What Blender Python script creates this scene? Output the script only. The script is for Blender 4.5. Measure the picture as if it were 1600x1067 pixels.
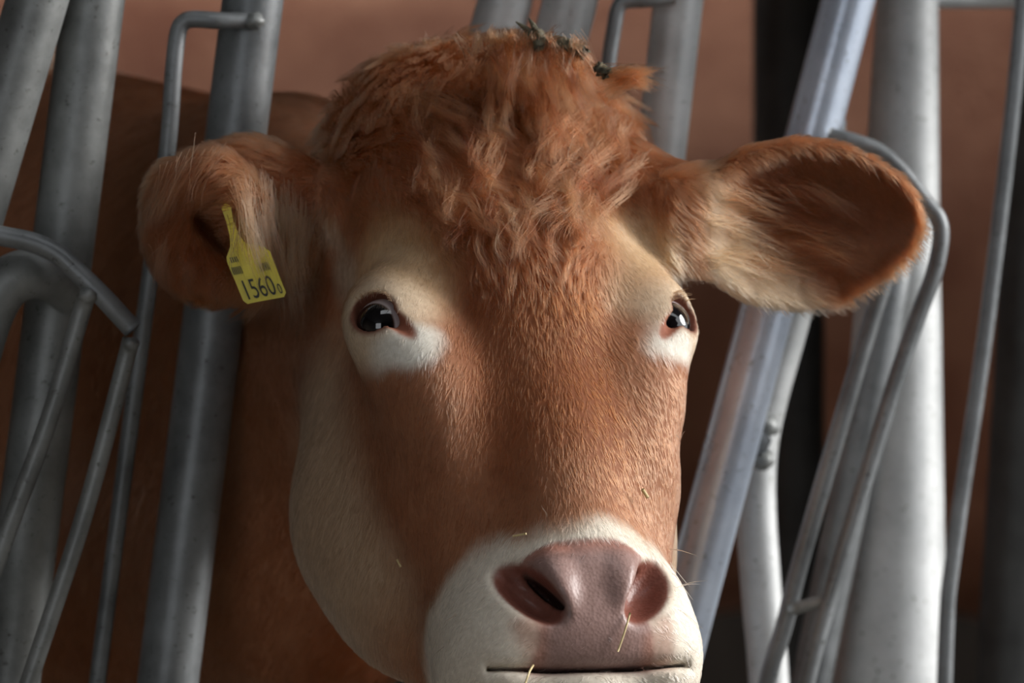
import bpy, math, random
import numpy as np
from mathutils import Vector, Matrix, kdtree

# ------------------------------------------------------------------ camera, world, lights
scene = bpy.context.scene
for o in list(bpy.data.objects): bpy.data.objects.remove(o, do_unlink=True)
COL = scene.collection
CAM = np.array([0.0, -4.0, 1.05]); FPX = 8000.0
cam_d = bpy.data.cameras.new('camera'); cam_d.lens = 180; cam_d.sensor_width = 36
cam_d.dof.use_dof = True; cam_d.dof.focus_distance = 3.93; cam_d.dof.aperture_fstop = 5.6
cam = bpy.data.objects.new('camera', cam_d); COL.objects.link(cam)
cam.location = CAM; cam.rotation_euler = (math.pi/2, 0, 0)
scene.camera = cam

world = bpy.data.worlds.new('overcast_sky'); scene.world = world; world.use_nodes = True
bg = world.node_tree.nodes['Background']
bg.inputs[0].default_value = (0.93, 0.96, 1.0, 1); bg.inputs[1].default_value = 2.5

sun_d = bpy.data.lights.new('soft_daylight', 'SUN'); sun_d.energy = 7.6; sun_d.angle = math.radians(34)
sun_d.color = (1.0, 0.975, 0.94)
sun = bpy.data.objects.new('soft_daylight', sun_d); COL.objects.link(sun)
sun.rotation_euler = Vector((-0.92, -0.14, -0.36)).to_track_quat('-Z', 'Y').to_euler()

vs = scene.view_settings
vs.view_transform = 'Standard'; vs.look = 'None'; vs.gamma = 1.0; vs.use_curve_mapping = False
vs.exposure = -0.2

# ------------------------------------------------------------------ helpers
def P(px, py, y):
    """point of the place seen at photo position px,py at depth y (metres along the view)"""
    D = y - CAM[1]
    return np.array([(px-800)/FPX*D, y, CAM[2] + (533.5-py)/FPX*D])

def mat(name):
    m = bpy.data.materials.new(name); m.use_nodes = True
    nt = m.node_tree
    return m, nt, nt.nodes['Principled BSDF']

def noise(nt, scale, detail=4, rough=0.6, coord='Object', stretch=None):
    tc = nt.nodes.new('ShaderNodeTexCoord'); n = nt.nodes.new('ShaderNodeTexNoise')
    n.inputs['Scale'].default_value = scale; n.inputs['Detail'].default_value = detail; n.inputs['Roughness'].default_value = rough
    if stretch:
        mp = nt.nodes.new('ShaderNodeMapping'); mp.inputs['Scale'].default_value = stretch
        nt.links.new(tc.outputs[coord], mp.inputs[0]); nt.links.new(mp.outputs[0], n.inputs[0])
    else: nt.links.new(tc.outputs[coord], n.inputs[0])
    return n
def ramp(nt, src, stops):
    r = nt.nodes.new('ShaderNodeValToRGB'); e = r.color_ramp.elements
    while len(e) < len(stops): e.new(0.5)
    for el, (p, c) in zip(e, stops): el.position = p; el.color = (*c, 1)
    nt.links.new(src, r.inputs[0]); return r
def bump(nt, b, src, strength, dist=0.002):
    n = nt.nodes.new('ShaderNodeBump'); n.inputs['Strength'].default_value = strength; n.inputs['Distance'].default_value = dist
    nt.links.new(src, n.inputs['Height']); nt.links.new(n.outputs[0], b.inputs['Normal'])

def galvanised(name, lo, hi, metal, rlo, rhi, dirt=0.0):
    m, nt, b = mat(name)
    n1 = noise(nt, 14, 6, 0.65); n2 = noise(nt, 160, 3, 0.6)
    c = ramp(nt, n1.outputs[0], [(0.3, lo), (0.62, hi)])
    mix = nt.nodes.new('ShaderNodeMix'); mix.data_type = 'RGBA'
    sp = ramp(nt, n2.outputs[0], [(0.62, (0,0,0)), (0.75, (1,1,1))])
    nt.links.new(sp.outputs[0], mix.inputs[0]); nt.links.new(c.outputs[0], mix.inputs[6])
    mix.inputs[7].default_value = (lo[0]*0.45, lo[1]*0.42, lo[2]*0.36, 1)
    nt.links.new(mix.outputs[2], b.inputs['Base Color'])
    b.inputs['Metallic'].default_value = metal
    r = nt.nodes.new('ShaderNodeMapRange'); r.inputs[3].default_value = rlo; r.inputs[4].default_value = rhi
    nt.links.new(n1.outputs[0], r.inputs[0]); nt.links.new(r.outputs[0], b.inputs['Roughness'])
    bump(nt, b, n2.outputs[0], 0.25, 0.001)
    return m
M = {}
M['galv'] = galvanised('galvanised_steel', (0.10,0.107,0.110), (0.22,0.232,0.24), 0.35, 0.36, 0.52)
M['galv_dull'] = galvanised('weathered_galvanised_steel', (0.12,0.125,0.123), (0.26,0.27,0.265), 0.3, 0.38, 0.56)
M['galv_lit'] = galvanised('lightened_galvanised_steel', (0.36,0.37,0.37), (0.52,0.53,0.53), 0.3, 0.4, 0.6)  # galvanised steel lightened to stand in for stronger light on these tubes
M['bright'] = galvanised('sky_tinted_steel', (0.42,0.48,0.58), (0.56,0.62,0.72), 0.45, 0.24, 0.34)  # sky reflection put into the base colour as pale blue
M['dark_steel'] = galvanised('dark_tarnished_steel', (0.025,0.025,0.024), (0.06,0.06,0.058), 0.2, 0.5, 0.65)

def link(name, me, m=None, parent=None):
    o = bpy.data.objects.new(name, me); COL.objects.link(o)
    if m and me: me.materials.append(m)
    if parent: o.parent = parent
    return o
def tag(o, label=None, cat=None, group=None, kind=None):
    if label: o['label'] = label
    if cat: o['category'] = cat
    if group: o['group'] = group
    if kind: o['kind'] = kind
    return o
def empty(name, loc):
    o = bpy.data.objects.new(name, None); COL.objects.link(o); o.location = loc; o.empty_display_size = 0.1
    return o
def pymesh(name, v, f, smooth=True):
    me = bpy.data.meshes.new(name); me.from_pydata([tuple(map(float, p)) for p in v], [], f); me.update()
    if smooth: me.polygons.foreach_set('use_smooth', [True]*len(me.polygons))
    return me
def put(o, parent):
    """parent while keeping world placement (parents are unrotated)"""
    o.parent = parent; o.location = o.location - parent.location
    return o

def smooth_path(pts, n=10):
    """Catmull-Rom through control points"""
    pts = np.asarray(pts, float)
    if len(pts) == 2: return np.linspace(pts[0], pts[1], 8)
    P0 = np.vstack([2*pts[0]-pts[1], pts, 2*pts[-1]-pts[-2]])
    out = []
    for i in range(1, len(P0)-2):
        a, b, c, d = P0[i-1:i+3]
        for t in np.linspace(0, 1, n, endpoint=False):
            out.append(0.5*((2*b)+(-a+c)*t+(2*a-5*b+4*c-d)*t*t+(-a+3*b-3*c+d)*t**3))
    out.append(P0[-2]); return np.array(out)
def tube_geo(path, radius, seg=24, cap=True):
    path = np.asarray(path, float); n = len(path)
    rad = np.full(n, radius) if np.isscalar(radius) else np.interp(np.linspace(0,1,n), np.linspace(0,1,len(radius)), radius)
    T = np.gradient(path, axis=0); T /= np.linalg.norm(T, axis=1)[:,None]
    ref = np.array([0,1.0,0]); 
    v = []; f = []
    for i in range(n):
        u = np.cross(T[i], ref); u /= np.linalg.norm(u)+1e-9; w = np.cross(u, T[i])
        for k in range(seg):
            a = 2*math.pi*k/seg; v.append(path[i] + rad[i]*(math.cos(a)*u+math.sin(a)*w))
    for i in range(n-1):
        for k in range(seg):
            k2 = (k+1) % seg; f.append((i*seg+k, i*seg+k2, (i+1)*seg+k2, (i+1)*seg+k))
    if cap:
        for i, rev in ((0, True), (n-1, False)):
            # domed cap: a smaller ring then a centre
            d = -T[i] if rev else T[i]; base = i*seg; c = len(v)
            for k in range(seg): v.append(path[i]+d*rad[i]*0.12+(np.array(v[base+k])-path[i])*0.82)
            v.append(path[i]+d*rad[i]*0.15)
            for k in range(seg):
                k2 = (k+1) % seg
                q = (base+k, c+k, c+k2, base+k2) if not rev else (base+k2, c+k2, c+k, base+k)
                f.append(q); t = (c+k, c+seg, c+k2) if not rev else (c+k2, c+seg, c+k); f.append(t)
    return v, f
def tube(name, path, radius, m, parent=None, seg=24):
    path = np.asarray(path, float); off = np.array(parent.location) if parent else np.zeros(3)
    root = parent
    while root and root.parent: root = root.parent; off = off + np.array(root.location)
    v, f = tube_geo(path-off, radius, seg)
    return link(name, pymesh(name, v, f), m, parent)

rng = np.random.default_rng(7); random.seed(7)
_T = rng.random((32,32,32)).astype(np.float32)
def vnoise(p, s, seed=0):
    """smooth value noise, -1..1"""
    q = np.asarray(p)*s + seed*7.31; i = np.floor(q).astype(int); f = q-i; f = f*f*(3-2*f); i &= 31; j = (i+1) & 31
    a = _T[i[:,0],i[:,1],i[:,2]]*(1-f[:,0])+_T[j[:,0],i[:,1],i[:,2]]*f[:,0]
    b = _T[i[:,0],j[:,1],i[:,2]]*(1-f[:,0])+_T[j[:,0],j[:,1],i[:,2]]*f[:,0]
    c = _T[i[:,0],i[:,1],j[:,2]]*(1-f[:,0])+_T[j[:,0],i[:,1],j[:,2]]*f[:,0]
    d = _T[i[:,0],j[:,1],j[:,2]]*(1-f[:,0])+_T[j[:,0],j[:,1],j[:,2]]*f[:,0]
    a = a*(1-f[:,1])+b*f[:,1]; c = c*(1-f[:,1])+d*f[:,1]
    return (a*(1-f[:,2])+c*f[:,2])*2-1

def sstep(a, b_, x): t = np.clip((x-a)/(b_-a), 0, 1); return t*t*(3-2*t)

# ------------------------------------------------------------------ the barn
def box_geo(a, b, v, f):
    n = len(v)
    for x in (a[0], b[0]):
        for y in (a[1], b[1]):
            for z in (a[2], b[2]): v.append((x, y, z))
    for q in ((0,1,3,2),(4,6,7,5),(0,4,5,1),(2,3,7,6),(0,2,6,4),(1,5,7,3)): f.append(tuple(n+i for i in q))
def box(name, a, b, m, parent=None):
    v, f = [], []; box_geo(a, b, v, f); return link(name, pymesh(name, v, f, False), m, parent)
m, nt, b = mat('barn_concrete')
n = noise(nt, 3, 8, 0.65); c = ramp(nt, n.outputs[0], [(0.3, (0.10,0.085,0.065)), (0.7, (0.22,0.20,0.17))])
nt.links.new(c.outputs[0], b.inputs['Base Color']); b.inputs['Roughness'].default_value = 0.85; bump(nt, b, n.outputs[0], 0.5, 0.01); M['concrete'] = m
m, nt, b = mat('dark_barn_boards')
n = noise(nt, 6, 6, 0.6, stretch=(8,8,0.4)); c = ramp(nt, n.outputs[0], [(0.3, (0.035,0.025,0.018)), (0.7, (0.075,0.055,0.04))])
nt.links.new(c.outputs[0], b.inputs['Base Color']); b.inputs['Roughness'].default_value = 0.8; bump(nt, b, n.outputs[0], 0.4, 0.005); M['boards'] = m
m, nt, b = mat('fibre_cement_roof')
n = noise(nt, 4, 6, 0.6); c = ramp(nt, n.outputs[0], [(0.3, (0.12,0.12,0.115)), (0.7, (0.2,0.2,0.19))])
nt.links.new(c.outputs[0], b.inputs['Base Color']); b.inputs['Roughness'].default_value = 0.9; M['roof'] = m
def boxes(name, lst, m):
    v, f = [], []
    for a, b_ in lst: box_geo(a, b_, v, f)
    return tag(link(name, pymesh(name, v, f, False), m), kind='structure')
boxes('floor', [((-6,-7,-0.1), (12,7,0))], M['concrete'])
boxes('ceiling', [((-6,-7,3.4), (3.2,-1.5,3.5)), ((-6,-1.5,3.4), (-0.4,-0.7,3.5)), ((-6,-0.7,3.4), (3.2,2.35,3.5)), ((-6,3.5,3.4), (3.2,7,3.5))], M['roof'])          # unseen gaps added to light the head and far cow from above
boxes('wall_back', [((-6,6,0), (3.2,6.15,3.4))], M['boards'])
boxes('wall_left', [((-4.2,-7,0), (-4.05,6,3.4))], M['boards'])
boxes('wall_front', [((-6,-7,0), (-3.6,-6.85,3.4)), ((-0.5,-7,0), (3.2,-6.85,3.4)), ((-3.6,-7,3.1), (-0.5,-6.85,3.4))], M['boards'])   # unseen gap added behind the camera for front fill light
boxes('wall_right', [((3.05,2.0,0), (3.2,6,3.4)), ((3.05,-7,0), (3.2,-2.2,3.4)), ((3.05,-2.2,0), (3.2,2.0,0.6))], M['boards'])   # wide opening to the yard
boxes('wall_shade', [((-4.05,0.86,1.40), (3.05,0.90,3.4)), ((0.76,0.96,0), (0.80,2.45,2.0))], M['boards'])   # unseen boards added to shade the body, above the fence and beside it

# ------------------------------------------------------------------ implicit surfaces
def ell(p, c, r):
    q = p-np.asarray(c, np.float32); r = np.asarray(r, np.float32)
    k0 = np.sqrt(((q/r)**2).sum(1)); k1 = np.sqrt(((q/(r*r))**2).sum(1))+1e-9
    return k0*(k0-1)/k1
def sell(p, c, r, e=2.6):
    q = np.abs(p-np.asarray(c, np.float32))/np.asarray(r, np.float32)
    return ((q**e).sum(1)**(1/e)-1)*min(r)
def cone(p, a, b, ra, rb):
    a = np.asarray(a, np.float32); b = np.asarray(b, np.float32); ab = b-a
    t = np.clip(((p-a)@ab)/(ab@ab), 0, 1)
    return np.linalg.norm(p-a-t[:,None]*ab, axis=1)-(ra+(rb-ra)*t)
def smin(a, b, k):
    h = np.maximum(k-np.abs(a-b), 0)/k; return np.minimum(a, b)-h*h*k*0.25
def smax(a, b, k): return -smin(-a, -b, k)

def surface_nets(sdf, xs, ys, zs, B=10):
    nx, ny, nz = len(xs), len(ys), len(zs)
    d = np.empty((nx,ny,nz), np.float32)
    blk = []
    for i in range(0, nx, B):
        for j in range(0, ny, B):
            for k in range(0, nz, B): blk.append((i, min(i+B,nx)-1, j, min(j+B,ny)-1, k, min(k+B,nz)-1))
    bl = np.array(blk)
    lo = np.stack([xs[bl[:,0]], ys[bl[:,2]], zs[bl[:,4]]], 1); hi = np.stack([xs[bl[:,1]], ys[bl[:,3]], zs[bl[:,5]]], 1)
    cv = sdf(((lo+hi)/2).astype(np.float32)); rad = np.linalg.norm(hi-lo, axis=1)/2
    act = np.abs(cv) < rad*1.5+0.012
    pts = []; where = []
    for q, (i0,i1,j0,j1,k0,k1) in enumerate(blk):
        if not act[q]: d[i0:i1+1, j0:j1+1, k0:k1+1] = cv[q]; continue
        g = np.stack(np.meshgrid(xs[i0:i1+1], ys[j0:j1+1], zs[k0:k1+1], indexing='ij'), -1).reshape(-1,3)
        pts.append(g.astype(np.float32)); where.append((blk[q], len(g)))
    allp = np.concatenate(pts); val = np.empty(len(allp), np.float32)
    for s in range(0, len(allp), 400000): val[s:s+400000] = sdf(allp[s:s+400000])
    o = 0
    for (i0,i1,j0,j1,k0,k1), n in where:
        d[i0:i1+1, j0:j1+1, k0:k1+1] = val[o:o+n].reshape(i1-i0+1, j1-j0+1, k1-k0+1); o += n
    s = d < 0
    any_ = np.zeros((nx-1,ny-1,nz-1), bool); all_ = np.ones_like(any_)
    sl = lambda o, n: slice(o, n-1+o)
    for a in (0,1):
        for b_ in (0,1):
            for c in (0,1):
                t = s[sl(a,nx), sl(b_,ny), sl(c,nz)]; any_ |= t; all_ &= t
    mixed = any_ & ~all_
    ci = np.argwhere(mixed); idx = np.full(mixed.shape, -1, np.int64); idx[mixed] = np.arange(len(ci))
    acc = np.zeros((len(ci),3)); cnt = np.zeros(len(ci))
    cor = [(a,b_,c) for a in (0,1) for b_ in (0,1) for c in (0,1)]
    dv = {q: d[ci[:,0]+q[0], ci[:,1]+q[1], ci[:,2]+q[2]] for q in cor}
    for q in cor:
        for ax in range(3):
            if q[ax]: continue
            r = list(q); r[ax] = 1; r = tuple(r)
            d0, d1 = dv[q], dv[r]; m_ = (d0 < 0) != (d1 < 0)
            t = np.where(m_, d0/np.where(m_, d0-d1, 1), 0)
            pos = np.tile(np.array(q, float), (len(ci),1)); pos[:,ax] = t
            acc += pos*m_[:,None]; cnt += m_
    g = ci+acc/cnt[:,None]
    v = np.stack([np.interp(g[:,0], np.arange(nx), xs), np.interp(g[:,1], np.arange(ny), ys), np.interp(g[:,2], np.arange(nz), zs)], 1)
    F = []
    for ax in range(3):
        a0 = [slice(None)]*3; a1 = [slice(None)]*3; a0[ax] = slice(0,-1); a1[ax] = slice(1,None)
        ch = np.argwhere(s[tuple(a0)] != s[tuple(a1)])
        u, w = [(1,2),(2,0),(0,1)][ax]
        sh = mixed.shape
        ok = (ch[:,u] > 0) & (ch[:,w] > 0) & (ch[:,u] < sh[u]) & (ch[:,w] < sh[w]); ch = ch[ok]
        def at(du, dw):
            c = ch.copy(); c[:,u] += du; c[:,w] += dw; return idx[c[:,0], c[:,1], c[:,2]]
        quad = np.stack([at(-1,-1), at(0,-1), at(0,0), at(-1,0)], 1)
        inside = s[ch[:,0], ch[:,1], ch[:,2]]
        quad[~inside] = quad[~inside][:,::-1]; F.append(quad)
    F = np.concatenate(F); F = F[(F >= 0).all(1)]
    return v, F
def np_mesh(name, v, F, smooth=True):
    me = bpy.data.meshes.new(name); me.vertices.add(len(v)); me.vertices.foreach_set('co', v.astype(np.float32).ravel())
    n = len(F); me.loops.add(n*4); me.loops.foreach_set('vertex_index', F.astype(np.int32).ravel())
    me.polygons.add(n); me.polygons.foreach_set('loop_start', np.arange(0, n*4, 4, dtype=np.int32))
    try: me.polygons.foreach_set('loop_total', np.full(n, 4, np.int32))
    except Exception: pass
    me.update(calc_edges=True); me.validate()
    me.polygons.foreach_set('use_smooth', [smooth]*n)
    return me
def axis(parts):
    """[(start, step), ..., (end, None)] -> grid coordinates"""
    out = [parts[0][0]]
    for (a, h), (b_, _) in zip(parts[:-1], parts[1:]):
        n = max(1, int(round((b_-a)/h))); out += list(np.linspace(a, b_, n+1)[1:])
    return np.array(out)
def vert_normals(v, F):
    a = v[F[:,2]]-v[F[:,0]]; c = v[F[:,3]]-v[F[:,1]]; fn = np.cross(a, c)
    n = np.zeros_like(v)
    for k in range(4):
        for q in range(3): n[:,q] += np.bincount(F[:,k], fn[:,q], len(v))
    return n/(np.linalg.norm(n, axis=1)[:,None]+1e-12), np.linalg.norm(fn, axis=1)/2

# ------------------------------------------------------------------ the cow in the fence: head frame
PITCH, YAW = math.radians(36), math.radians(18)
HC = P(838, 480, 0.0)
_p = np.array([[1,0,0],[0,math.cos(PITCH),math.sin(PITCH)],[0,-math.sin(PITCH),math.cos(PITCH)]])   # columns x_f, y_f, z_f
_y = np.array([[math.cos(YAW),-math.sin(YAW),0],[math.sin(YAW),math.cos(YAW),0],[0,0,1]])
HR = (_y@_p)
def toF(p): return (p-HC)@HR
def fromF(q): return np.asarray(q)@HR.T+HC
HRf = HR.astype(np.float32); HCf = HC.astype(np.float32)

EYE = np.array([0.1135, 0.034, 0.004]); EYE_R = 0.0225
EOUT = np.array([0.63,-0.77,0.12]); EOUT /= np.linalg.norm(EOUT)
EU = np.array([0.50,0.50,0.62]); EU -= EOUT*(EU@EOUT); EU /= np.linalg.norm(EU)   # towards the outer corner
EV = np.cross(EU, EOUT); EV = EV if EV[2] > 0 else -EV

CAR0 = (EYE-EU*0.0205+EOUT*0.0185).astype(np.float32); CAR1 = (EYE-EU*0.036+EOUT*0.0150+np.array([0,0,-0.004])).astype(np.float32)
# nostril frame: along the slit (outer top to inner bottom), across it, out of it
NOS = np.array([0.0455,0.026,-0.246], np.float32)
_l = np.array([-0.033,-0.010,-0.050]); _l /= np.linalg.norm(_l); _o = np.array([0.25,-0.85,-0.35]); _o -= _l*(_o@_l); _o /= np.linalg.norm(_o)
_x = np.cross(_o, _l); _x = _x if _x[0] < 0 else -_x
NOSR = np.stack([_l,_x,_o], 1).astype(np.float32)

# ear on the right of the photo: leaf outline along its length (metres)
ES = np.array([-0.03, 0.01, 0.04, 0.08, 0.115, 0.145, 0.166, 0.178, 0.186])
ETU = np.array([0.034, 0.041, 0.0560, 0.064, 0.061, 0.050, 0.036, 0.024, 0.0])
ETL = np.array([0.034, 0.045, 0.062, 0.070, 0.067, 0.050, 0.034, 0.021, 0.0])
EB = P(1092, 345, 0.125); ETIP = P(1448, 342, 0.17)
e_s = ETIP-EB; e_s /= np.linalg.norm(e_s)
e_n = np.array([0.15,-1.0,-0.10]); e_n -= e_s*(e_n@e_s); e_n /= np.linalg.norm(e_n)
e_t = np.cross(e_s, -e_n); e_t = e_t if e_t[2] > 0 else -e_t
ER = np.stack([e_s, e_t, e_n], 1).astype(np.float32); EBf = EB.astype(np.float32)
def ear_right(p):
    q = (p-EBf)@ER; s, t, n = q[:,0], q[:,1], q[:,2]
    tu = np.interp(s, ES, ETU); tl = np.interp(s, ES, ETL); mid = (tu-tl)/2; hw = (tu+tl)/2+1e-4
    x = np.clip((t-mid)/np.maximum(hw, 0.012), -1.3, 1.3); k = sstep(-0.02, 0.07, s)*sstep(0.215, 0.09, s)
    f = -0.034*(1-x*x)*k + 0.55*np.clip(s-0.06, 0, 1)**2
    th = 0.004+0.007*np.clip(1-s/0.15, 0, 1)
    out = np.maximum(np.abs(t-mid)-hw, np.maximum(s-0.186, -s-0.03))*0.8
    return smax(np.abs(n-f)-th, out, 0.006)

# folded ear on the left of the photo
LE = lambda px, py, y: P(px, py, y).astype(np.float32)
def rot_ell(p, c, ax, r):
    return ell((p-c)@ax, (0,0,0), r)
_a = np.array([0.50,-0.10,-0.86]); _a /= np.linalg.norm(_a); _b = np.cross(_a, [0,1.0,0]); _b /= np.linalg.norm(_b); _c = np.cross(_a, _b)
LCAV = np.stack([_a,_b,_c], 1).astype(np.float32)
def ear_left(p):
    d = ell(p, LE(388,315,0.14), (0.050,0.036,0.047))
    d = smin(d, ell(p, LE(300,345,0.12), (0.036,0.036,0.044)), 0.035)
    d = smin(d, ell(p, LE(345,395,0.13), (0.040,0.030,0.036)), 0.03)
    d = smin(d, cone(p, LE(400,330,0.15), LE(530,335,0.17), 0.036, 0.038), 0.04)
    cav = rot_ell(p, LE(334,342,0.082), LCAV, (0.036,0.017,0.044))
    d = smax(d, -cav, 0.010)
    # upper flap folding over the opening
    d = smin(d, cone(p, LE(285,288,0.095), LE(338,280,0.086), 0.013, 0.015), 0.03)
    d = smin(d, cone(p, LE(338,280,0.086), LE(376,318,0.080), 0.015, 0.014), 0.02)
    d = smin(d, cone(p, LE(376,318,0.080), LE(394,388,0.086), 0.014, 0.008), 0.02)
    return d

def head(p):
    f = (p-HCf)@HRf; a = f.copy(); a[:,0] = np.abs(a[:,0])
    d = sell(f, (0.012,0.115,0.105), (0.124,0.110,0.185), 2.5)                       # skull, broad forehead
    d = smin(d, cone(f, (0.010,0.078,0.05), (0.008,0.076,-0.10), 0.084, 0.063), 0.05)
    d = smin(d, cone(f, (0.008,0.076,-0.10), (0.004,0.066,-0.20), 0.063, 0.056), 0.04)   # nose bridge
    d = smin(d, ell(f, (0.044,0.125,0.258), (0.102,0.065,0.048)), 0.06)              # poll
    d = smin(d, ell(a, (0.100,0.050,0.028), (0.038,0.040,0.036)), 0.035)         # brow
    d = smin(d, ell(a, (0.080,0.066,-0.060), (0.036,0.045,0.075)), 0.04)         # cheek bone
    d = smin(d, ell(a, (0.086,0.192,-0.050), (0.058,0.100,0.140)), 0.05)         # jaw muscle
    d = smin(d, cone(a, (0.070,0.225,-0.05), (0.034,0.155,-0.245), 0.072, 0.048), 0.05)  # mandible
    d = smin(d, cone(a, (0.06,0.10,-0.12), (0.045,0.105,-0.24), 0.045, 0.045), 0.04)     # cheek to lip
    # muzzle
    d = smin(d, sell(f, (0,0.082,-0.252), (0.094,0.066,0.056), 2.3), 0.035)
    d = smin(d, ell(a, (0.064,0.095,-0.281), (0.033,0.046,0.040)), 0.025)        # upper lip corners
    d = smin(d, ell(f, (0,0.118,-0.314), (0.060,0.060,0.036)), 0.02)              # chin
    # eyelids and eye opening
    d = smin(d, ell(a, EYE, (0.0268,0.0268,0.0268)), 0.030)
    d = smin(d, ell(a, EYE+np.array([-0.022,0.012,-0.036]), (0.030,0.030,0.046)), 0.03)
    e = a-EYE.astype(np.float32); u = e@EU.astype(np.float32); w = e@EV.astype(np.float32); o = e@EOUT.astype(np.float32)
    R_, h_ = 0.0198, 0.0040
    lens = np.maximum(np.hypot(u, w-h_)-R_, np.hypot(u, w+h_)-R_)
    d = smax(d, -np.maximum(lens, -o+0.002), 0.003)
    d = smax(d, -cone(a, CAR0, CAR1, 0.0050, 0.0025), 0.005)                   # inner corner of the eye
    # nostrils: a broad comma-shaped hollow with a deep slit along its inner edge, and the mouth
    g = (a-NOS)@NOSR
    d = smin(d, ell(a, (0.027,0.020,-0.243), (0.013,0.012,0.026)), 0.012)
    d = smax(d, -ell(g, (0.001,-0.002,0.003), (0.033,0.0145,0.021)), 0.010)
    d = smax(d, -ell(g, (0.005,0.0075,-0.010), (0.024,0.0032,0.022)), 0.004)
    nn = np.array([0,-0.40,0.917], np.float32); ms = (f-np.array([0,0.045,-0.3045], np.float32))@nn - 0.55*a[:,0]**2
    d = smax(d, -np.maximum(np.abs(ms)-0.0016, np.maximum(a[:,0]-0.080, f[:,1]-0.10)), 0.009)
    return d
def neck_body(p):
    d = cone(p, fromF((0,0.20,0.07)), (-0.165,0.46,1.04), 0.112, 0.115)
    d = smin(d, cone(p, fromF((0,0.20,0.15)), (-0.20,0.55,1.14), 0.10, 0.115), 0.06)
    d = smin(d, cone(p, (-0.20,0.55,1.14), (-0.50,0.95,1.13), 0.115, 0.19), 0.06)
    d = smin(d, cone(p, (-0.10,0.33,0.98), (-0.18,0.50,0.86), 0.085, 0.12), 0.06)
    d = smin(d, cone(p, (-0.165,0.46,1.04), (-0.50,0.95,1.11), 0.115, 0.20), 0.08)
    d = smin(d, cone(p, (-0.18,0.50,0.88), (-0.48,0.98,0.84), 0.12, 0.25), 0.08)
    far = p[:,1] > 0.55
    if far.any():
        q = p[far]; e = d[far]
        e = smin(e, ell((q-np.array([-0.62,1.20,0.93], np.float32))@BODR, (0,0,0), (0.30,0.44,0.42)), 0.12)
        e = smin(e, ell((q-np.array([-1.03,1.85,0.90], np.float32))@BODR, (0,0,0), (0.37,0.85,0.42)), 0.15)
        e = smin(e, ell((q-np.array([-1.38,2.38,0.98], np.float32))@BODR, (0,0,0), (0.30,0.34,0.36)), 0.12)
        for (x, y) in ((-0.44,1.06),(-0.70,1.28),(-1.18,2.42),(-1.48,2.28)):
            e = smin(e, cone(q, (x,y,0.62), (x,y+0.02,0.36), 0.11, 0.06), 0.08)
            e = smin(e, cone(q, (x,y+0.02,0.36), (x,y,0.06), 0.055, 0.042), 0.03)
            e = smin(e, cone(q, (x,y-0.02,0.045), (x+0.02,y-0.05,0.04), 0.05, 0.04), 0.02)
        d[far] = e
    return d
_bt = math.radians(34)
BODR = np.array([[math.cos(_bt),-math.sin(_bt),0],[math.sin(_bt),math.cos(_bt),0],[0,0,1]], np.float32)
def cow_sdf(p):
    d = np.asarray(neck_body(p), np.float32)
    near = (p[:,1] < 0.5) & (p[:,2] > 0.70)
    if near.any():
        q = p[near]; e = smin(head(q), d[near], 0.05)
        r_ = q[:,0] > 0.03
        if r_.any():
            g = q[r_]; h = e[r_]
            h = smin(h, cone(g, fromF((0.055,0.150,0.150)).astype(np.float32), EBf-0.004*ER[:,0]+np.array([0,0.028,0.0],np.float32), 0.070, 0.028), 0.05)
            h = smin(h, cone(g, fromF((0.085,0.150,0.215)).astype(np.float32), EBf+np.array([0.0,0.035,0.022],np.float32), 0.052, 0.016), 0.05)
            e[r_] = smin(h, ear_right(g), 0.020)
        l_ = q[:,0] < -0.03
        if l_.any(): e[l_] = smin(e[l_], ear_left(q[l_]), 0.022)
        d[near] = e
    return d

FINE = 0.0026
xs = axis([(-2.0,0.035),(-0.55,0.012),(-0.32,FINE),(0.345,0.02),(0.38,None)])
ys = axis([(-0.25,FINE),(0.30,0.006),(0.5,0.02),(1.0,0.035),(2.85,None)])
zs = axis([(-0.02,0.012),(0.5,0.012),(0.745,FINE),(1.345,0.015),(1.46,None)])
V, F = surface_nets(cow_sdf, xs, ys, zs)
N, FA = vert_normals(V, F)

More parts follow.
